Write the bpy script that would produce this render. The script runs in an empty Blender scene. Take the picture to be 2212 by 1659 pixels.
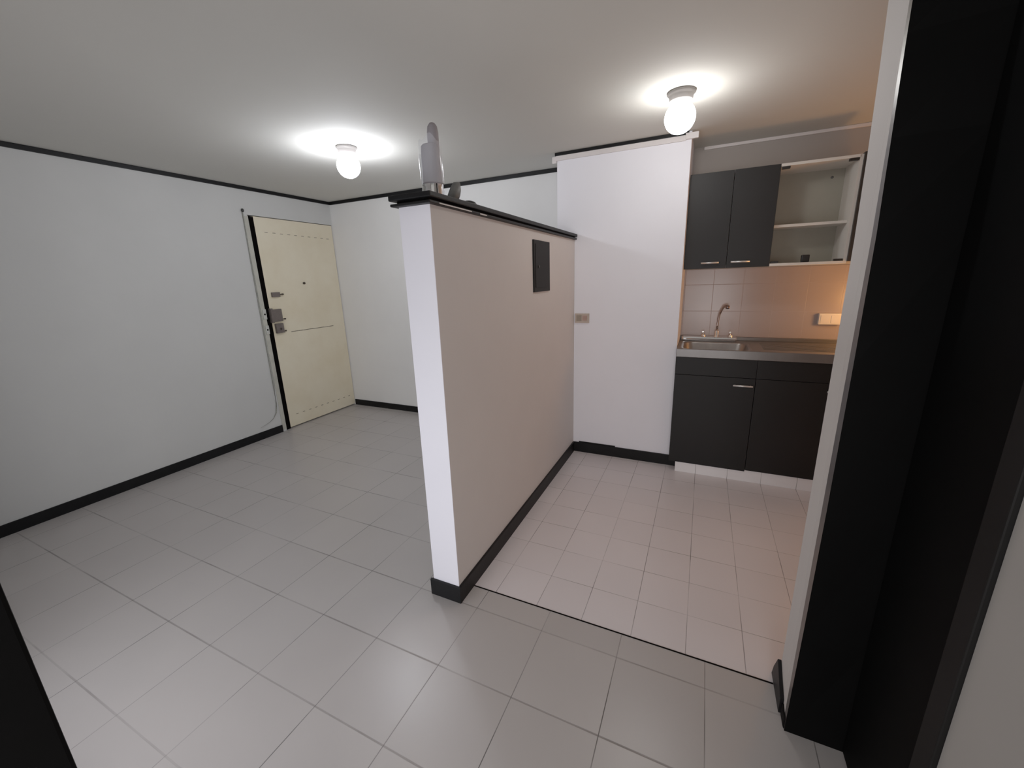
import bpy, bmesh, math, random
from mathutils import Vector, Matrix
random.seed(4)
S = bpy.context.scene
COL = S.collection
PI = math.pi
H = 2.3

# ------------------------------------------------------------------ materials
def mat(name, col, rough=.6, metal=0., var=0., scale=4., spec=.5, bump=0., bscale=60., trans=0., emit=None, estr=0., var2=None):
    m = bpy.data.materials.new(name); m.use_nodes = True
    nt = m.node_tree; b = nt.nodes['Principled BSDF']
    b.inputs['Base Color'].default_value = (*col, 1)
    b.inputs['Roughness'].default_value = rough
    b.inputs['Metallic'].default_value = metal
    b.inputs['Specular IOR Level'].default_value = spec
    b.inputs['Transmission Weight'].default_value = trans
    if emit:
        b.inputs['Emission Color'].default_value = (*emit, 1)
        b.inputs['Emission Strength'].default_value = estr
    tc = nt.nodes.new('ShaderNodeTexCoord')
    if var:
        n = nt.nodes.new('ShaderNodeTexNoise'); n.inputs['Scale'].default_value = scale
        n.inputs['Detail'].default_value = 5; n.inputs['Roughness'].default_value = .6
        r = nt.nodes.new('ShaderNodeValToRGB')
        r.color_ramp.elements[0].position = .3; r.color_ramp.elements[1].position = .7
        lo = [c * (1 - var) for c in col]; hi = [min(1, c * (1 + var * .6)) for c in col]
        if var2: lo = var2
        r.color_ramp.elements[0].color = (*lo, 1); r.color_ramp.elements[1].color = (*hi, 1)
        nt.links.new(tc.outputs['Object'], n.inputs['Vector'])
        nt.links.new(n.outputs['Fac'], r.inputs['Fac'])
        nt.links.new(r.outputs['Color'], b.inputs['Base Color'])
    if bump:
        n2 = nt.nodes.new('ShaderNodeTexNoise'); n2.inputs['Scale'].default_value = bscale
        bp = nt.nodes.new('ShaderNodeBump'); bp.inputs['Strength'].default_value = bump; bp.inputs['Distance'].default_value = .004
        nt.links.new(tc.outputs['Object'], n2.inputs['Vector'])
        nt.links.new(n2.outputs['Fac'], bp.inputs['Height'])
        nt.links.new(bp.outputs['Normal'], b.inputs['Normal'])
    return m

def tile_mat(name, axes, off, size, col, line_a, line_b, wa, wb, rough=.35, var=.05):
    """ceramic tiles: grid over two object axes; lines across the first axis get colour line_a, across the second line_b"""
    m = bpy.data.materials.new(name); m.use_nodes = True
    nt = m.node_tree; N = nt.nodes; Lk = nt.links; b = N['Principled BSDF']
    tc = N.new('ShaderNodeTexCoord'); sp = N.new('ShaderNodeSeparateXYZ'); Lk.new(tc.outputs['Object'], sp.inputs[0])
    def M(op, a, bb=None):
        n = N.new('ShaderNodeMath'); n.operation = op
        for i, v in enumerate((a, bb)):
            if v is None: continue
            if isinstance(v, (int, float)): n.inputs[i].default_value = v
            else: Lk.new(v, n.inputs[i])
        return n.outputs[0]
    masks, ids = [], []
    for i in range(2):
        u = M('DIVIDE', M('SUBTRACT', sp.outputs[axes[i]], off[i]), size[i])
        ids.append(M('FLOOR', u))
        f = M('ABSOLUTE', M('SUBTRACT', M('FRACT', u), .5))          # .5 on the joint
        d = M('MULTIPLY', M('SUBTRACT', .5, f), size[i])              # metres from the joint
        w = (wa, wb)[i]
        mr = N.new('ShaderNodeMapRange'); mr.interpolation_type = 'SMOOTHSTEP'
        mr.inputs['From Min'].default_value = w * .35; mr.inputs['From Max'].default_value = w
        mr.inputs['To Min'].default_value = 1; mr.inputs['To Max'].default_value = 0
        Lk.new(d, mr.inputs['Value']); masks.append(mr.outputs[0])
    cb = N.new('ShaderNodeCombineXYZ'); Lk.new(ids[0], cb.inputs[0]); Lk.new(ids[1], cb.inputs[1])
    wn = N.new('ShaderNodeTexWhiteNoise'); wn.noise_dimensions = '2D'; Lk.new(cb.outputs[0], wn.inputs['Vector'])
    nz = N.new('ShaderNodeTexNoise'); nz.inputs['Scale'].default_value = 2.3; nz.inputs['Detail'].default_value = 6
    Lk.new(tc.outputs['Object'], nz.inputs['Vector'])
    k = M('ADD', M('MULTIPLY', wn.outputs['Value'], var), M('MULTIPLY', nz.outputs['Fac'], var * 2.5))
    k = M('ADD', k, 1 - var * 1.75)
    vm = N.new('ShaderNodeVectorMath'); vm.operation = 'SCALE'; vm.inputs[0].default_value = col; Lk.new(k, vm.inputs['Scale'])
    gn = N.new('ShaderNodeTexNoise'); gn.inputs['Scale'].default_value = 3.1; gn.inputs['Detail'].default_value = 3
    Lk.new(tc.outputs['Object'], gn.inputs['Vector'])
    gm = N.new('ShaderNodeMapRange'); gm.inputs['From Min'].default_value = .36; gm.inputs['From Max'].default_value = .66
    gm.inputs['To Min'].default_value = .3; gm.inputs['To Max'].default_value = 1.
    Lk.new(gn.outputs['Fac'], gm.inputs['Value'])
    masks = [M('MULTIPLY', mk, gm.outputs[0]) for mk in masks]
    prev = vm.outputs[0]
    for i, lc in ((1, line_b), (0, line_a)):
        mx = N.new('ShaderNodeMix'); mx.data_type = 'RGBA'
        Lk.new(masks[i], mx.inputs[0]); Lk.new(prev, mx.inputs[6]); mx.inputs[7].default_value = (*lc, 1)
        prev = mx.outputs[2]
    Lk.new(prev, b.inputs['Base Color'])
    any_ = M('MAXIMUM', masks[0], masks[1])
    Lk.new(M('ADD', M('MULTIPLY', any_, .4), rough), b.inputs['Roughness'])
    bp = N.new('ShaderNodeBump'); bp.inputs['Strength'].default_value = .35; bp.inputs['Distance'].default_value = .002
    Lk.new(M('SUBTRACT', 1, any_), bp.inputs['Height']); Lk.new(bp.outputs[0], b.inputs['Normal'])
    return m

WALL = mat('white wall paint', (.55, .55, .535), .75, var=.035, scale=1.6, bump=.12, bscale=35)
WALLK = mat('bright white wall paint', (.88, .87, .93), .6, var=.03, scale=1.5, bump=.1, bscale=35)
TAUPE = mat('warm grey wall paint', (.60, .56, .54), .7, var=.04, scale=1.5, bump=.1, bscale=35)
ENDW = mat('bright white end paint', (.86, .85, .92), .55, var=.02, scale=2)  # brighter, bluer white than the half wall's other faces
CEIL = mat('matt ceiling paint', (.56, .55, .51), .9, var=.02, scale=1.2, bump=.08, bscale=40)
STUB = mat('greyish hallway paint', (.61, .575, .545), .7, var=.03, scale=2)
BLACKTRIM = mat('black painted trim', (.0055, .0055, .006), .5, spec=.2, var=.3, scale=12, bump=.15, bscale=50)
BLACKW = mat('black painted timber', (.0015, .0015, .0015), .65, var=.2, scale=9, spec=.08)
WORN = mat('worn brown edge of black timber', (.045, .036, .032), .3, var=.5, scale=22)
WHITETRIM = mat('white painted moulding', (.72, .67, .66), .5, var=.04, scale=9)
LIVTILE = tile_mat('large grey beige floor tiles', (0, 1), (2.6526, -2.1973), (.30957, .30298), (.425, .395, .38), (.085, .08, .075), (.22, .20, .19), .0022, .0042, .3)
KITTILE = tile_mat('small kitchen floor tiles', (0, 1), (2.79, -2.0834), (.20642, .20728), (.70, .65, .66), (.1, .09, .085), (.27, .235, .22), .002, .0022, .3)
SPLASH = tile_mat('pinkish white wall tiles', (0, 2), (3.64, .94), (.2, .2), (.34, .28, .27), (.325, .265, .257), (.325, .265, .257), .002, .002, .25, .02)
PLINTH = tile_mat('white plinth tiles', (0, 2), (2.79, -.3), (.20642, .6), (.88, .86, .87), (.2, .19, .18), (.3, .3, .3), .002, .002, .3, .03)
DOORM = mat('cream painted steel door', (.76, .69, .53), .5, var=.06, scale=2.2, bump=.12, bscale=14, var2=[.70, .61, .43])
CREAM = mat('off white frame paint', (.46, .45, .39), .55, var=.12, scale=14)
VOID = mat('recess shade black', (.002, .0015, .0015), .9, var=.2, spec=.05)
SCUFF = mat('olive scuff marks', (.20, .175, .115), .8, var=.4, scale=40)
LOCKM = mat('greyish lock casing', (.135, .11, .10), .45, metal=.3, var=.15, scale=30)
KNOBM = mat('dark brass knob', (.06, .045, .03), .35, metal=.7, var=.2)
STRIKE = mat('painted strike plate', (.5, .5, .46), .45, var=.1, scale=30)
CHAR = mat('charcoal melamine', (.013, .013, .0135), .5, spec=.3, var=.12, scale=3)
CHARG = mat('charcoal melamine base unit', (.009, .0088, .0088), .5, spec=.25, var=.12, scale=3)
WHITEMEL = mat('white melamine', (.70, .67, .62), .45, var=.03, scale=6)
OLIVE = mat('greyish melamine interior', (.36, .345, .285), .6, var=.06, scale=5)
HANDLE = mat('brushed aluminium handle', (.75, .74, .72), .3, metal=.6, var=.05, scale=40)
STEEL = mat('brushed stainless steel', (.20, .19, .185), .34, metal=.7, var=.1, scale=9)
STEELD = mat('sink bowl steel', (.34, .32, .31), .35, metal=1, var=.2, scale=9)
CHROME = mat('chrome', (.85, .85, .86), .12, metal=1, var=.02)
BLACKP = mat('black plastic', (.008, .008, .008), .4, var=.2, scale=20)
PANELM = mat('dark grey metal cover', (.0055, .0058, .0055), .6, spec=.2, var=.15, scale=12)
BEIGE = mat('beige plastic plate', (.50, .41, .34), .45, var=.08, scale=30)
PEACH = mat('reddish beige button', (.42, .27, .22), .45, var=.08, scale=30)
BROWNP = mat('brownish socket face', (.30, .245, .19), .5, var=.1, scale=30)
WHITEP = mat('white plastic', (.72, .66, .58), .35, var=.03, scale=20)
PORC = mat('white porcelain', (.17, .158, .15), .6, var=.03, scale=20, spec=.1)
BULB1 = mat('lit frosted bulb', (1, 1, 1), .5, emit=(.90, .93, 1.), estr=88)
BULB2 = mat('lit frosted bulb kitchen side', (1, 1, 1), .5, emit=(1., .98, .96), estr=29)
ROLLM = mat('grey sheet roll', (.27, .25, .27), .55, var=.12, scale=14)
GREYP = mat('grey scrap', (.12, .125, .12), .5, var=.2, scale=20)
GLINT = mat('pale ledge highlight', (.62, .57, .55), .6, var=.1, scale=30)
CABLEM = mat('dirty pale cable', (.28, .275, .24), .6, var=.3, scale=30)
DRAINM = mat('dark drain hole', (.02, .014, .012), .5, var=.3)
def film_mat():
    m = bpy.data.materials.new('clear plastic film'); m.use_nodes = True
    nt = m.node_tree; b = nt.nodes['Principled BSDF']
    out = [n for n in nt.nodes if n.type == 'OUTPUT_MATERIAL'][0]
    b.inputs['Base Color'].default_value = (.8, .82, .9, 1); b.inputs['Roughness'].default_value = .08
    b.inputs['Specular IOR Level'].default_value = .9
    tr = nt.nodes.new('ShaderNodeBsdfTransparent'); mx = nt.nodes.new('ShaderNodeMixShader')
    tc = nt.nodes.new('ShaderNodeTexCoord'); nz = nt.nodes.new('ShaderNodeTexNoise'); nz.inputs['Scale'].default_value = 25
    bp = nt.nodes.new('ShaderNodeBump'); bp.inputs['Strength'].default_value = .25; bp.inputs['Distance'].default_value = .004
    nt.links.new(tc.outputs['Object'], nz.inputs['Vector']); nt.links.new(nz.outputs['Fac'], bp.inputs['Height'])
    nt.links.new(bp.outputs[0], b.inputs['Normal'])
    mx.inputs[0].default_value = .3
    nt.links.new(tr.outputs[0], mx.inputs[1]); nt.links.new(b.outputs[0], mx.inputs[2]); nt.links.new(mx.outputs[0], out.inputs[0])
    return m
FILM = film_mat()

# ------------------------------------------------------------------ mesh helpers
class MB:
    def __init__(s): s.bm = bmesh.new()
    def box(s, x0, x1, y0, y1, z0, z1, bev=0., mi=0):
        b = bmesh.new()
        r = bmesh.ops.create_cube(b, size=1)
        for v in b.verts:
            v.co = Vector(((x0 + x1) / 2 + v.co.x * (x1 - x0), (y0 + y1) / 2 + v.co.y * (y1 - y0), (z0 + z1) / 2 + v.co.z * (z1 - z0)))
        if bev: bmesh.ops.bevel(b, geom=list(b.edges), offset=bev, segments=2, affect='EDGES', profile=.6)
        s._add(b, mi); return s
    def _add(s, b, mi=0):
        b.verts.index_update()
        vs = [s.bm.verts.new(v.co) for v in b.verts]
        for f in b.faces:
            try:
                nf = s.bm.faces.new([vs[v.index] for v in f.verts]); nf.material_index = mi; nf.smooth = f.smooth
            except ValueError: pass
        b.free()
    def prism(s, pts, axis, a, c, bev=0., mi=0):
        """polygon in the two axes other than `axis`, extruded from a to c along it"""
        b = bmesh.new()
        def P(p, t):
            return Vector((t, p[0], p[1])) if axis == 'x' else Vector((p[0], t, p[1])) if axis == 'y' else Vector((p[0], p[1], t))
        A = [b.verts.new(P(p, a)) for p in pts]; C = [b.verts.new(P(p, c)) for p in pts]
        b.faces.new(A); b.faces.new(C[::-1]); n = len(pts)
        for i in range(n): b.faces.new((A[i], C[i], C[(i + 1) % n], A[(i + 1) % n]))
        bmesh.ops.recalc_face_normals(b, faces=list(b.faces))
        if bev: bmesh.ops.bevel(b, geom=list(b.edges), offset=bev, segments=2, affect='EDGES')
        s._add(b, mi); return s
    def lathe(s, prof, cx, cy, n=32, mi=0, mtx=None):
        b = bmesh.new(); rings = []
        for r, z in prof:
            if r < 1e-6: rings.append([b.verts.new((cx, cy, z))])
            else: rings.append([b.verts.new((cx + r * math.cos(2 * PI * i / n), cy + r * math.sin(2 * PI * i / n), z)) for i in range(n)])
        for A, C in zip(rings, rings[1:]):
            for i in range(n):
                j = (i + 1) % n
                if len(A) == 1 and len(C) == 1: continue
                if len(A) == 1: f = b.faces.new((A[0], C[j], C[i]))
                elif len(C) == 1: f = b.faces.new((A[i], A[j], C[0]))
                else: f = b.faces.new((A[i], A[j], C[j], C[i]))
                f.smooth = True
        bmesh.ops.recalc_face_normals(b, faces=list(b.faces))
        if mtx: bmesh.ops.transform(b, matrix=mtx, verts=list(b.verts))
        s._add(b, mi); return s
    def tube(s, pts, rad, n=12, mi=0):
        b = bmesh.new(); pts = [Vector(p) for p in pts]; rings = []
        rads = rad if isinstance(rad, (list, tuple)) else [rad] * len(pts)
        up = Vector((0, 0, 1))
        for i, p in enumerate(pts):
            t = (pts[min(i + 1, len(pts) - 1)] - pts[max(i - 1, 0)]).normalized()
            a = t.cross(up)
            if a.length < .05: a = t.cross(Vector((0, 1, 0)))
            a.normalize(); c = t.cross(a)
            rings.append([b.verts.new(p + rads[i] * (math.cos(2 * PI * k / n) * a + math.sin(2 * PI * k / n) * c)) for k in range(n)])
        for A, C in zip(rings, rings[1:]):
            for i in range(n):
                f = b.faces.new((A[i], A[(i + 1) % n], C[(i + 1) % n], C[i])); f.smooth = True
        b.faces.new(rings[0][::-1]); b.faces.new(rings[-1])
        bmesh.ops.recalc_face_normals(b, faces=list(b.faces))
        s._add(b, mi); return s
    def build(s, name, mats, parent=None):
        me = bpy.data.meshes.new(name); s.bm.to_mesh(me); s.bm.free()
        for m in (mats if isinstance(mats, (list, tuple)) else [mats]): me.materials.append(m)
        o = bpy.data.objects.new(name, me); COL.objects.link(o)
        if parent:
            o.parent = parent
            o.matrix_parent_inverse = parent.matrix_world.inverted() if False else Matrix.Translation(-Vector(parent.location))
        return o

def structure(name, mb, m):
    o = mb.build(name, m); o['kind'] = 'structure'; return o
def thing(name, label, cat, loc, group=None):
    o = bpy.data.objects.new(name, None); COL.objects.link(o); o.location = loc
    o.empty_display_size = .1
    o['label'] = label; o['category'] = cat
    if group: o['group'] = group
    return o
def arc(c, r, a0, a1, n, f):
    return [f(c, r, a0 + (a1 - a0) * i / n) for i in range(n + 1)]

# ------------------------------------------------------------------ calibrated room (metres)
XP0, XP1, YP = 2.7325, 2.8709, -2.1951        # half wall
YC, XC1 = -.3837, 3.632                        # pilaster front and right corner
YK = .042                                      # kitchen back wall
XR, YR = 4.124, -2.09                          # end of the wall on the right
XW = 4.268                                     # hallway wall
TY = -2.0834                                   # threshold

# floor: living tiles and kitchen tiles in one structure
fl = MB()
def quad(x0, x1, y0, y1, mi):
    v = [fl.bm.verts.new(p) for p in ((x0, y0, 0), (x1, y0, 0), (x1, y1, 0), (x0, y1, 0))]
    fl.bm.faces.new(v).material_index = mi
quad(-.12, 5.42, -5.1, TY, 0); quad(-.12, XP1, TY, .16, 0); quad(XP1, 5.42, TY, .16, 1)
structure('floor', fl, [LIVTILE, KITTILE])
structure('trim_1', MB().box(2.883, 4.112, TY - .0032, TY + .0032, .0001, .0012), BLACKW)      # dark joint at the kitchen threshold
structure('ceiling', MB().box(-.12, 5.42, -5.1, .16, H, H + .08), CEIL)

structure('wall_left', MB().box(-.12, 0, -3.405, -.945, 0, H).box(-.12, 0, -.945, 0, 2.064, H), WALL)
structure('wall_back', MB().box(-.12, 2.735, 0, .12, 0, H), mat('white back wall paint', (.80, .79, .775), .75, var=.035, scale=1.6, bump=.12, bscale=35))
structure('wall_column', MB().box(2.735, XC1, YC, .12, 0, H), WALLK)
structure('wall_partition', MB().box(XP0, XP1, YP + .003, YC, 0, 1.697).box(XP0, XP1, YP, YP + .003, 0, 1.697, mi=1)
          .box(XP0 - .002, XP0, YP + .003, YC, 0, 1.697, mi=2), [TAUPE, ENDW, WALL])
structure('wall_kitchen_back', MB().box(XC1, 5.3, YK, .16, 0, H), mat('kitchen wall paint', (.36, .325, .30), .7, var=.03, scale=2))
structure('wall_kitchen_right', MB().box(5.3, 5.42, YR, .16, 0, H), WHITETRIM)
# wall stub on the right: its edge bends near the top to follow lens distortion
def bow(z): return .055 * min(1, max(0, (z - 1.45) / .6)) ** 1.6
st = MB(); zs = [0, .4, .8, 1.2, 1.5, 1.7, 1.9, 2.05, 2.18, H]
rows = []
for z in zs:
    rows.append([st.bm.verts.new(p) for p in ((XR, -2.18, z), (XR, YR + bow(z), z), (5.42, YR + bow(z), z), (5.42, -2.18, z))])
for A, C in zip(rows, rows[1:]):
    for i in range(4): st.bm.faces.new((A[i], A[(i + 1) % 4], C[(i + 1) % 4], C[i]))
st.bm.faces.new(rows[0]); st.bm.faces.new(rows[-1]); bmesh.ops.recalc_face_normals(st.bm, faces=list(st.bm.faces))
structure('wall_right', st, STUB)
structure('wall_hallway', MB().box(XW + .006, 4.42, -3.53, -2.603, 0, H), mat('darker hallway paint', (.40, .375, .345), .75, var=.03, scale=2))  # darker grey than the wall stub
structure('wall_front', MB().box(-.12, 1.5, -3.53, -3.405, 0, H).box(3.03, 3.12, -3.53, -3.405, 0, H)
          .box(1.5, 3.03, -3.53, -3.405, 0, .12).box(1.5, 3.03, -3.53, -3.405, 1.95, H), WALL)
w1 = MB().box(1.5, 1.55, -3.5, -3.44, .12, 1.95).box(2.98, 3.03, -3.5, -3.44, .12, 1.95).box(1.55, 2.98, -3.5, -3.44, .12, .17).box(1.55, 2.98, -3.5, -3.44, 1.9, 1.95).box(2.25, 2.29, -3.5, -3.44, .17, 1.9)
structure('window_fill', w1, WHITETRIM)  # unseen window, put in to carry the front fill lamp
structure('wall_rear', MB().box(-.12, 5.42, -5.2, -5.1, 0, H), WALL)

# black jamb of the doorway the photo was taken from (bottom left)
d3 = MB().box(3.12, 3.176, -3.545, -3.39, 0, H - .002, .004)
structure('trim_2', d3, BLACKW)

# ceiling line and skirting
structure('trim_3', MB().box(0, .016, -3.404, 0, 2.270, H - .001, .003), BLACKTRIM)
structure('trim_4', MB().box(.016, 2.7345, -.016, 0, 2.268, H - .001, .003), BLACKTRIM)
structure('trim_5', MB().box(2.722, 3.615, YC - .017, YC - .0005, 2.279, H - .001, .003), BLACKTRIM)
tw = MB().box(2.728, 3.60, YC - .012, YC - .0005, 2.247, 2.2785, .002).box(3.596, 3.672, YC - .02, YC - .0005, 2.252, 2.288, .003)
tw.box(2.70, 2.733, YC - .012, YC - .002, 2.232, 2.276, .004)
structure('trim_6', tw, WHITETRIM)
structure('trim_7', MB().box(3.70, 5.29, YK - .014, YK - .0005, 2.279, H - .001, .003), WHITETRIM)
structure('baseboard_left', MB().box(0, .011, -3.404, -.983, 0, .074, .002), BLACKTRIM)
structure('baseboard_back', MB().box(.004, 2.7305, -.011, 0, 0, .068, .002), BLACKTRIM)
bp = MB().box(XP0 - .013, XP1 + .012, YP - .012, YP - .0005, 0, .083, .002)
bp.box(XP1 + .0005, XP1 + .012, YP - .001, YC - .012, 0, .085, .002)
bp.box(XP0 - .013, XP0 - .0025, YP - .001, -.012, 0, .072, .002)
structure('baseboard_partition', bp, BLACKTRIM)
structure('baseboard_column', MB().box(XP1 + .0005, 3.679, YC - .0115, YC - .0005, 0, .084, .002).box(XP1 + .05, XP1 + .35, YC - .007, YC - .0005, .084, .093, .001), BLACKTRIM)
bs = MB().prism([(-2.19, 0), (-2.036, 0), (-2.052, .05), (-2.088, .118), (-2.13, .09), (-2.19, .058)], 'x', XR - .0115, XR - .0005, .001)
structure('baseboard_right', bs, BLACKTRIM)
bk = MB()
rows = []
for z in zs[:-1] + [H - .002]:
    b = .04 * min(1, max(0, (z - 1.5) / .5)) ** 1.3 - .018 * math.sin(PI * min(1, z / 1.75))  # board edge bowed as well, after the lens distortion
    rows.append([bk.bm.verts.new(p) for p in ((XR - .003, -2.248 + b, z), (XW + .012, -2.248, z), (XW + .012, -2.1795, z), (XR + .0002, -2.1795, z), (XR - .003, -2.2265 + max(b, 0) * .9, z))])
for A, C in zip(rows, rows[1:]):
    for i in range(5):
        f = bk.bm.faces.new((A[i], A[(i + 1) % 5], C[(i + 1) % 5], C[i])); f.material_index = 1 if i == 4 else 2 if i == 3 else 0
bk.bm.faces.new(rows[0]); bk.bm.faces.new(rows[-1]); bmesh.ops.recalc_face_normals(bk.bm, faces=list(bk.bm.faces))
bk.box(XR - .007, XR + .02, -2.246, -2.192, 0, .05, .008)
structure('trim_8', bk, [BLACKW, WORN, STUB])

# dark closet door in the hallway wall
d2 = bpy.data.objects.new('door_2', None); COL.objects.link(d2); d2['kind'] = 'structure'; d2.location = (XW, -2.42, 0)
MB().box(XW + .002, XW + .04, -2.545, -2.2495, .006, 2.06, .002).build('door_leaf', BLACKW, d2)
MB().box(XW - .004, XW + .02, -2.602, -2.546, 0, 2.12, .003).box(XW - .004, XW + .02, -2.5455, -2.2495, 2.062, 2.12, .003).build('door_casing', mat('slightly paler black casing', (.005, .0047, .0045), .6, var=.2, spec=.2), d2)
structure('wall_closet', MB().box(XW + .02, 4.42, -2.6, -2.2505, 2.13, H).box(XW + .05, 4.42, -2.6, -2.2505, 0, 2.129), BLACKW)

# ------------------------------------------------------------------ entry door
d1 = bpy.data.objects.new('door_1', None); COL.objects.link(d1); d1['kind'] = 'structure'; d1.location = (0, -.45, 0)
MB().box(-.05, -.006, -.888, -.008, .012, 2.058, .002).build('door_leaf', DOORM, d1)
MB().box(-.118, -.06, -.944, -.001, .001, 2.062).box(-.06, -.005, -.939, -.8885, .001, 2.05).build('gap_shade', VOID, d1)  # solid black boxes stand in for the shade in the door gap
MB().box(-.058, .002, -.945, -.9395, 0, 2.06, .001).box(.0003, .004, -.982, -.9455, .02, 2.05, .001).build('door_frame', CREAM, d1)
sc = MB()
for k in range(10):
    y = -.80 + k * .078
    sc.box(-.0062, -.0045, y, y + .030, 1.928 - k * .0012 - .003, 1.928 - k * .0012 + .002)
    sc.box(-.0062, -.0045, y, y + .026, .128, .134)
for k in range(12):
    y = -.70 + k * .044
    sc.box(-.0062, -.0045, y, y + .046, .978, .984 + .001 * (k % 3))
sc.build('weld_marks', SCUFF, d1)
def lock(y0, y1, z0, z1, dep, knob_y, knob_z, m, knob_len):
    o = MB().box(-.006, -.006 + dep, y0, y1, z0, z1, .004).build('door_lock', m, d1)
    k = MB().tube([(dep * .5, y1 - .005, knob_z), (dep * .5, y1 + .008, knob_z), (dep * .6, knob_y - .008, knob_z), (dep * .6, knob_y, knob_z)], [.006, .005, .009, .006], 10)
    k.build('lock_knob', KNOBM, o)
    return o
lock(-.848, -.765, 1.332, 1.378, .022, -.728, 1.356, LOCKM, .03)
L2 = lock(-.898, -.785, 1.098, 1.218, .03, -.752, 1.118, LOCKM, .03)
MB().box(-.006, .018, -.902, -.872, 1.09, 1.228, .003).build('lock_flange', LOCKM, L2)
L3 = lock(-.868, -.788, .985, 1.078, .028, -.765, 1.002, LOCKM, .02)
MB().lathe([(0, 0), (.009, 0), (.009, .006), (0, .006)], 0, 0, 16, mtx=Matrix.Translation((.021, -.824, 1.027)) @ Matrix.Rotation(PI / 2, 4, 'Y')).build('lock_cylinder', KNOBM, L3)
MB().tube([(-.006, -.468, 1.456), (.008, -.466, 1.456), (.012, -.466, 1.456)], [.012, .012, .008], 14).build('peephole', KNOBM, d1)
for z0, z1 in ((1.13, 1.226), (.99, 1.072)):
    s_ = MB().box(.004, .012, -.972, -.938, z0, z1, .002).build('strike_plate', STRIKE, d1)
    MB().lathe([(0, 0), (.008, 0), (.008, .002), (0, .002)], 0, 0, 14, mtx=Matrix.Translation((.012, -.955, (z0 + z1) / 2)) @ Matrix.Rotation(PI / 2, 4, 'Y')).build('bolt_hole', VOID, s_)

cb = thing('cable', 'thin pale cable on the wall left of the entry door, dark knot on top', 'cable', (.006, -1.0, .11))
pts = [(.006, -.985, 2.09), (.0065, -.987, 1.9), (.006, -.991, 1.6), (.0065, -.993, 1.3), (.006, -.995, 1.0), (.0065, -.996, .7), (.006, -.998, .45), (.006, -1.003, .3), (.006, -1.02, .215), (.006, -1.06, .165), (.006, -1.11, .14), (.006, -1.2, .118)]
MB().tube(pts, [.005] * 9 + [.003, .0018, .001], 8).build('cord', CABLEM, cb)
MB().lathe([(0, -.016), (.009, -.012), (.012, 0), (.009, .012), (0, .016)], .012, -.985, 14, mtx=Matrix.Translation((0, 0, 2.094))).build('knot', BLACKP, cb)

# ------------------------------------------------------------------ half wall ledge and what stands on it
lg = thing('ledge', 'black double board ledge capping the white half wall', 'ledge', (2.80, -1.3, 1.697))
Y0, Y1 = -2.222, -.386
MB().box(2.708, 2.893, Y0, Y1, 1.7165, 1.736, .004).build('top_board', BLACKTRIM, lg)
MB().box(2.732, 2.872, Y0 + .02, Y1, 1.7075, 1.7163).build('spacer', BLACKW, lg)
lo = MB().box(2.712, 2.889, Y0 + .003, Y1, 1.6975, 1.7073, .003).build('lower_board', BLACKTRIM, lg)
MB().box(2.8872, 2.8896, -2.16, -1.93, 1.7005, 1.7045).box(2.8872, 2.8896, -1.86, -1.80, 1.7, 1.7045).build('highlight_sliver', GLINT, lo)  # pale slivers paint in the highlight under the ledge groove

pr = thing('wrapped_roll', 'grey roll in torn clear plastic standing on the near end of the black ledge', 'plastic roll', (2.80, -2.085, 1.736))
MB().lathe([(0, 1.7365), (.0395, 1.7365), (.0395, 1.790), (.037, 1.793), (.0355, 1.90), (.034, 1.918), (.028, 1.924), (0, 1.925)], 2.805, -2.072, 28).lathe([(0, 1.90), (.022, 1.90), (.021, 1.965), (.018, 1.985), (.010, 1.996), (0, 1.998)], 2.817, -2.066, 20).build('core', ROLLM, pr)
MB().lathe([(.0405, 1.737), (.0415, 1.744), (.0405, 1.752), (.0415, 1.766), (.0405, 1.774), (.0412, 1.786)], 2.805, -2.072, 28).build('collar', CHROME, pr)
fm = MB(); n = 36; rows = []
for j in range(9):
    row = []
    for i in range(n):
        a = 2 * PI * i / n
        top = 1.915 + .03 * math.sin(a * 1 + 2.6) + .008 * math.sin(a * 5)
        z = 1.79 + (top - 1.79) * j / 8
        r = .0435 + .0012 * math.sin(3 * a + j * .5)
        row.append(fm.bm.verts.new((2.805 + r * math.cos(a), -2.072 + r * math.sin(a), z)))
    rows.append(row)
for A, C in zip(rows, rows[1:]):
    for i in range(n): fm.bm.faces.new((A[i], A[(i + 1) % n], C[(i + 1) % n], C[i])).smooth = True
fm.build('film', FILM, pr)

sx = thing('curled_scrap', 'small curled dark grey scrap standing on the black ledge behind the wrapped roll', 'scrap', (2.80, -1.93, 1.736))
c = MB(); rows = []
for j in range(9):
    t = j / 8
    w = .036 * math.sin(PI * min(1, .18 + t * .8)) ** .8
    cy = -1.955 + .05 * t; cz = 1.738 + .075 * t; cx = 2.80 + .012 * math.sin(t * 3)
    row = []
    for i in range(7):
        s = (i - 3) / 3
        row.append(c.bm.verts.new((cx + .02 * (1 - s * s), cy + w * s * .75, cz - w * s * .45 + .0 + (0 if t > .12 else abs(s) * 0))))
    rows.append(row)
for A, C in zip(rows, rows[1:]):
    for i in range(6): c.bm.faces.new((A[i], A[i + 1], C[i + 1], C[i])).smooth = True
zmin = min(v.co.z for v in c.bm.verts)
for v in c.bm.verts: v.co.z += 1.7368 - zmin
o = c.build('curl', GREYP, sx)
md = o.modifiers.new('thick', 'SOLIDIFY'); md.thickness = .004; md.offset = 1
MB().lathe([(0, 0), (.03, 0), (.03, .006), (.022, .012), (0, .014)], 2.80, -1.955, 20, mtx=Matrix.Translation((0, 0, 1.7362))).build('foot', GREYP, sx)
o = thing('black_lump', 'flat black lump on the ledge just beyond the curled grey scrap', 'lump', (2.84, -1.86, 1.736))
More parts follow.
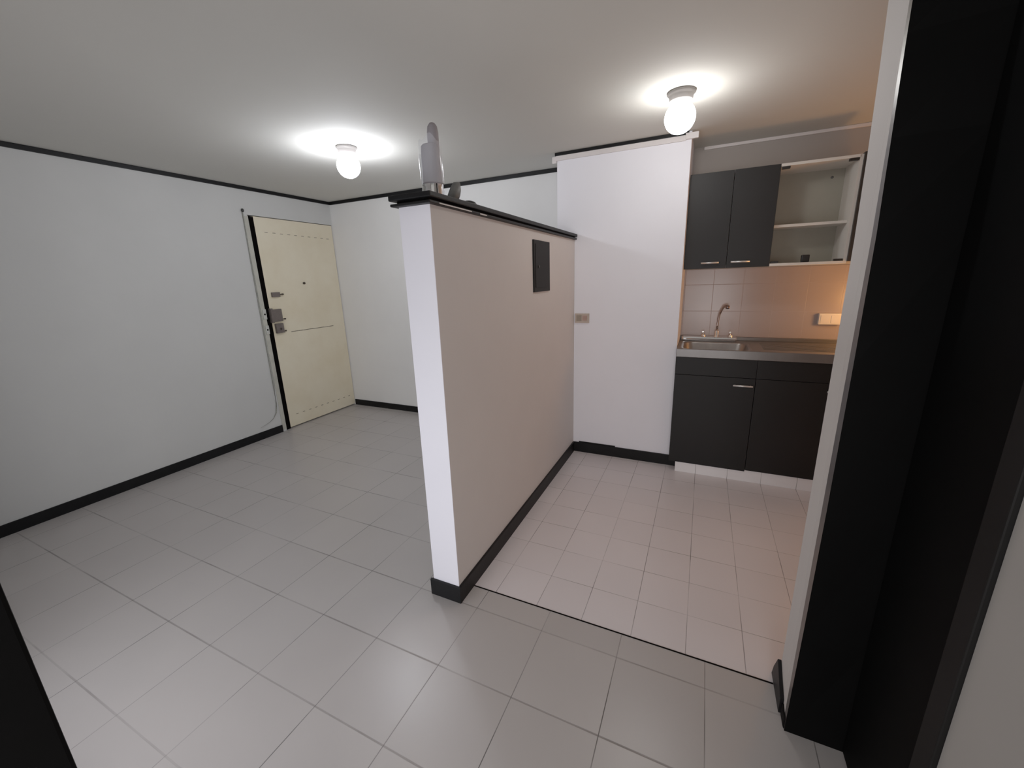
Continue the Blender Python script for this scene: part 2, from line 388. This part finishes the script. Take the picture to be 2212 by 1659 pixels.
MB().lathe([(0, 0), (.036, 0), (.036, .008), (.03, .016), (.012, .022), (0, .0225)], 2.835, -1.862, 24, mtx=Matrix.Translation((0, 0, 1.7362))).build('body', BLACKP, o)

bkp = thing('breaker_panel', 'flat dark grey electrical panel cover on the kitchen side of the half wall', 'electrical panel', (XP1, -1.1, 1.35))
MB().box(XP1 - .002, XP1 + .010, -1.232, -.965, 1.350, 1.644, .003).build('cover', PANELM, bkp)
MB().box(XP1 + .010, XP1 + .0125, -1.212, -.985, 1.375, 1.622, .0012).build('panel_door', PANELM, bkp)
MB().lathe([(0, 0), (.008, 0), (.008, .003), (0, .003)], 0, 0, 14, mtx=Matrix.Translation((XP1 + .0125, -1.165, 1.495)) @ Matrix.Rotation(PI / 2, 4, 'Y')).build('latch', BLACKP, bkp)

wo = thing('wall_outlet', 'beige wall outlet with a reddish button on the white pilaster beside the half wall', 'outlet', (2.93, YC, 1.12))
pl_ = MB().box(2.878, 2.992, YC - .009, YC - .0006, 1.081, 1.154, .003).build('plate', BEIGE, wo)
MB().box(2.892, 2.932, YC - .0105, YC - .009, 1.096, 1.141, .0007).build('socket', BROWNP, wo)
MB().box(2.94, 2.976, YC - .012, YC - .009, 1.101, 1.138, .001).build('button', PEACH, wo)

# ------------------------------------------------------------------ kitchen lower unit
YF = -.482
bc = thing('base_cabinet', 'charcoal base cabinet with two doors on a white tiled plinth under the steel sink', 'cabinet', (4.18, -.2, 0))
XL, XE = 3.6345, 4.78
MB().box(XL + .001, XL + .017, YF + .02, YK - .004, .086, .866).box(XE - .016, XE, YF + .02, YK - .004, .086, .866).box(XL + .017, XE - .016, YF + .02, YK - .004, .086, .102).box(XL + .017, XE - .016, YK - .012, YK - .004, .102, .866).build('carcass', CHARG, bc)
MB().box(XL + .001, 4.131, YF + .001, YF + .0195, .7445, .8665, .0012).box(4.1325, XE, YF + .001, YF + .0195, .7445, .8665, .0012).build('fascia', CHARG, bc)
for x0, x1, h0, h1, zb in ((XL + .001, 4.1305, 4.002, 4.118, .078), (4.1335, XE, 4.515, 4.63, .088)):
    d = MB().box(x0, x1, YF, YF + .0195, zb, .742, .0015).build('cabinet_door', CHARG, bc)
    hd = MB().tube([(h0, YF - .021, .694), (h1, YF - .021, .694)], .006, 12)
    hd.tube([(h0 + .012, YF - .0005, .694), (h0 + .012, YF - .021, .694)], .004, 10).tube([(h1 - .012, YF - .0005, .694), (h1 - .012, YF - .021, .694)], .004, 10)
    hd.build('handle', HANDLE, d)
MB().box(3.682, XE, YF + .006, YF + .05, .0005, .0855).build('plinth', PLINTH, bc)

sk = thing('sink_counter', 'stainless steel countertop with sink bowl and drainboard on the charcoal base cabinet', 'sink', (4.18, -.2, .868))
CZ0, CZ1 = .8685, .926
BX0, BX1, BY0, BY1 = 3.668, 4.088, -.44, -.10
tp = MB()
yb = YK - .004; yf = YF - .008
# top sheet around the bowl opening
def sheet(x0, x1, y0, y1): tp.box(x0, x1, y0, y1, CZ1 - .012, CZ1 - .006)
sheet(XL + .001, BX0, yf + .02, yb); sheet(BX1, XE, yf + .02, yb); sheet(BX0, BX1, yf + .02, BY0); sheet(BX0, BX1, BY1, yb)
tp.box(XL + .001, XE, yf, yf + .022, CZ0, CZ1, .003)
tp.build('countertop', STEEL, sk)
MB().box(XL + .001, XE, yb - .016, yb, CZ1 - .006, .946, .002).build('back_lip', STEEL, sk)
# rounded bowl
bw = MB()
def rrect(x0, x1, y0, y1, r, z, k=6):
    out = []
    for (cx, cy, a0) in ((x1 - r, y1 - r, 0), (x0 + r, y1 - r, PI / 2), (x0 + r, y0 + r, PI), (x1 - r, y0 + r, 1.5 * PI)):
        for i in range(k + 1):
            a = a0 + PI / 2 * i / k; out.append((cx + r * math.cos(a), cy + r * math.sin(a), z))
    return out
rings = []
for ins, z in ((-.012, CZ1 - .0055), (.0, CZ1 - .006), (.006, CZ1 - .014), (.014, .80), (.03, .775), (.06, .768)):
    rings.append([bw.bm.verts.new(p) for p in rrect(BX0 + ins, BX1 - ins, BY0 + ins, BY1 - ins, .06, z)])
for A, C in zip(rings, rings[1:]):
    m_ = len(A)
    for i in range(m_): bw.bm.faces.new((A[i], A[(i + 1) % m_], C[(i + 1) % m_], C[i])).smooth = True
bw.bm.faces.new(rings[-1]); bmesh.ops.recalc_face_normals(bw.bm, faces=list(bw.bm.faces))
bo = bw.build('sink_bowl', STEELD, sk)
MB().lathe([(0, .769), (.04, .769), (.042, .772), (.03, .7725), (0, .7705)], 3.88, -.27, 24).build('drain', DRAINM, bo)  # solid disc, its dark colour stands in for the drain hole
db = MB()
for k in range(6): db.box(4.17, 4.72, -.36 + k * .05, -.35 + k * .05, CZ1 - .0065, CZ1 - .003, .001)
db.build('drainboard_ribs', STEEL, sk)

fc = thing('faucet', 'chrome mixer faucet with tall gooseneck spout at the back of the sink', 'faucet', (3.89, -.02, .92))
fb = MB().box(3.645, 4.03, -.06, .015, CZ1 - .0055, .952, .012).build('deck', CHROME, fc)
MB().lathe([(0, .944), (.021, .944), (.021, .95), (.015, .955), (.014, .995), (.011, 1.0), (0, 1.0)], 3.89, -.02, 24).build('base_collar', CHROME, fc)
sp_ = [(3.89, -.02, .99), (3.891, -.02, 1.04), (3.893, -.021, 1.09), (3.898, -.024, 1.12), (3.907, -.032, 1.15), (3.919, -.046, 1.175), (3.931, -.062, 1.186), (3.941, -.078, 1.184)]
MB().tube(sp_, .0075, 14).build('spout', mat('darker chrome', (.42, .36, .35), .2, metal=1, var=.05), fc)  # greyer, darker chrome than the deck
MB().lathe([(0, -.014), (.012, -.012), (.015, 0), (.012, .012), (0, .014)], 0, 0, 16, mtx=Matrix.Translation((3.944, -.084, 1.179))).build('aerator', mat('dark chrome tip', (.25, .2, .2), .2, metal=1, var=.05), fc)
for x in (3.80, 3.985):
    k = MB().lathe([(0, .944), (.017, .944), (.015, .965), (.011, .97), (0, .971)], x, -.02, 20).build('valve', CHROME, fc)
    MB().tube([(x, -.02, .966), (x - .004, -.045, .982), (x - .006, -.065, .992)], [.005, .0045, .006], 10).build('lever', CHROME, k)

structure('wall_backsplash', MB().box(XC1 + .0008, 5.299, YK - .0035, YK - .0004, .947, 1.452), SPLASH)
so = thing('socket_box', 'white socket box on the pink tiled backsplash at the right end of the counter', 'socket', (4.58, YK, 1.09))
MB().box(4.522, 4.652, .006, YK - .004, 1.052, 1.128, .004).build('housing', WHITEP, so)
MB().box(4.532, 4.585, .0035, .006, 1.062, 1.116, .001).build('socket', WHITEP, so)
MB().box(4.592, 4.643, .0035, .006, 1.062, 1.116, .001).build('switch', WHITEP, so)

# ------------------------------------------------------------------ upper unit
UF = -.25; UZ0, UZ1 = 1.458, 2.07
uc = thing('wall_cabinet', 'charcoal two door wall cabinet with an open white bay at its right, above the sink', 'cabinet', (4.1, -.1, UZ0))
t = .016
ub = YK - .004
XB, XD = 4.152, 4.549
MB().box(XC1 + .002, XC1 + .018, UF + .0185, ub, UZ0, UZ1).box(XC1 + .018, XB - t, UF + .0185, ub, UZ0, UZ0 + t).box(XC1 + .018, XB - t, UF + .0185, ub, UZ1 - t, UZ1).box(XC1 + .018, XB - t, ub - .008, ub, UZ0 + t, UZ1 - t).build('carcass', WHITEMEL, uc)
by = MB().box(XB - t, XB, UF + .0185, ub, UZ0, UZ1).box(XD - .004, XD + .012, UF + .006, ub, UZ0, UZ1)
by.box(XB, XD - .004, UF + .002, ub, UZ0, UZ0 + t).box(XB, XD - .004, UF + .002, ub, UZ1 - t, UZ1)
by.build('open_bay', WHITEMEL, uc)
MB().box(XB, XD - .004, ub - .008, ub - .0005, UZ0 + t, UZ1 - t).build('back_panel', OLIVE, uc)
MB().box(XB + .0005, XD - .0045, UF + .06, ub - .0085, 1.700, 1.716).build('shelf', WHITEMEL, uc)
MB().box(XD + .0125, XD + .030, UF - .010, ub, UZ0 + .012, UZ1 + .008, .001).build('end_panel', mat('dark end panel', (.02, .017, .015), .45, var=.1), uc)
for x0, x1, h0, h1 in ((XC1 + .003, 3.8985, 3.742, 3.853), (3.901, XB + .002, 3.926, 4.038)):
    d = MB().box(x0, x1, UF, UF + .018, UZ0 - .002, UZ1, .0015).build('cabinet_door', CHAR, uc)
    hd = MB().tube([(h0, UF - .021, 1.494), (h1, UF - .021, 1.494)], .006, 12)
    hd.tube([(h0 + .012, UF - .0005, 1.494), (h0 + .012, UF - .021, 1.494)], .004, 10).tube([(h1 - .012, UF - .0005, 1.494), (h1 - .012, UF - .021, 1.494)], .004, 10)
    hd.build('handle', HANDLE, d)
for x in (XB + .008, XD - .052):
    for z0, z1 in ((UZ0 + t + .0005, UZ0 + t + .014), (UZ1 - t - .014, UZ1 - t - .0005)):
        MB().box(x, x + .044, UF + .004, UF + .03, z0, z1, .002).build('hinge_plate', BLACKP, uc)
MB().lathe([(0, 0), (.008, 0), (.008, .003), (0, .003)], 0, 0, 14, mtx=Matrix.Translation((4.478, ub - .0085, 2.005)) @ Matrix.Rotation(PI / 2, 4, 'X')).build('cable_hole', GREYP, uc)
bx = thing('plastic_case', 'small black upright case standing inside the open bay of the wall cabinet', 'case', (4.36, -.17, UZ0 + t))
MB().box(4.337, 4.382, -.185, -.155, UZ0 + t + .0005, 1.522, .006).build('body', BLACKP, bx)
MB().box(4.343, 4.376, -.1875, -.185, 1.485, 1.512, .001).build('lid', BLACKP, bx)

# ------------------------------------------------------------------ ceiling lamps
def lamp(x, y, label, bm_):
    r = thing('ceiling_lamp', label, 'lamp', (x, y, H), 'bare bulb ceiling lamps')
    MB().lathe([(0, H - .0005), (.066, H - .0005), (.068, H - .008), (.060, H - .016), (.057, H - .022), (.055, H - .040), (.052, H - .042), (0, H - .042)], x, y, 40).build('lamp_holder', PORC, r)
    R = .0735; zc = H - .042 - .072
    prof = [(0, H - .0425), (.034, H - .0425)]
    for i in range(1, 15):
        a = math.radians(62) - (math.radians(62) + PI / 2) * i / 14
        prof.append((max(0, R * math.cos(a)) if i < 14 else 0, zc + R * math.sin(a)))
    MB().lathe(prof, x, y, 40).build('bulb', bm_, r)
lamp(1.58, -1.25, 'bare glowing bulb on the ceiling over the entry door side of the room', BULB1)
lamp(3.60, -1.03, 'bare glowing bulb on the ceiling in front of the kitchen pilaster', BULB2)

# ------------------------------------------------------------------ lights
def area(name, loc, rot, sx_, sy_, power, col):
    l = bpy.data.lights.new(name, 'AREA'); l.shape = 'RECTANGLE'; l.size = sx_; l.size_y = sy_; l.energy = power; l.color = col
    o = bpy.data.objects.new(name, l); COL.objects.link(o); o.location = loc; o.rotation_euler = rot; return o
area('front_fill', (2.265, -3.52, .60), (PI / 2 , 0, 0), 1.4, .85, 9.5, (.9, .92, 1.))  # added fill lamp in the unseen front window, brightens the half wall end
area('rear_fill', (4.2, -4.9, .95), (PI / 2 - .12, 0, math.radians(12)), 1.6, .9, 30, (1., .97, .97))  # added fill lamp in the unseen room behind the camera
l = bpy.data.lights.new('warm_kitchen_lamp', 'POINT'); l.energy = 7.5; l.color = (1, .45, .13); l.shadow_soft_size = .12
o = bpy.data.objects.new('warm_kitchen_lamp', l); COL.objects.link(o); o.location = (4.86, -.32, 1.2)

w = bpy.data.worlds.new('World'); S.world = w; w.use_nodes = True
w.node_tree.nodes['Background'].inputs[0].default_value = (.8, .85, .95, 1)
w.node_tree.nodes['Background'].inputs[1].default_value = .4

# ------------------------------------------------------------------ camera
f = 871.066; pitch, roll, yaw = [math.radians(a) for a in (-14.5998, 1.8777, 25.3441)]
Rm = Matrix.Rotation(yaw, 3, 'Z') @ Matrix.Rotation(pitch, 3, 'X') @ Matrix.Rotation(roll, 3, 'Y')
right, fwd, up = Rm.col[0], Rm.col[1], Rm.col[2]
cam = bpy.data.cameras.new('camera'); co = bpy.data.objects.new('camera', cam); COL.objects.link(co)
M4 = Matrix(((right.x, up.x, -fwd.x, 3.7787), (right.y, up.y, -fwd.y, -3.4782), (right.z, up.z, -fwd.z, 1.4302), (0, 0, 0, 1)))
co.matrix_world = M4
cam.sensor_fit = 'HORIZONTAL'; cam.sensor_width = 36; cam.lens = 36 * f / 2212; cam.clip_start = .02
S.camera = co
S.view_settings.view_transform = 'Standard'
S.view_settings.look = 'None'
S.view_settings.exposure = 0
S.view_settings.gamma = 1.2
S.cycles.use_denoising = True
S.cycles.max_bounces = 8
S.cycles.sample_clamp_indirect = 6
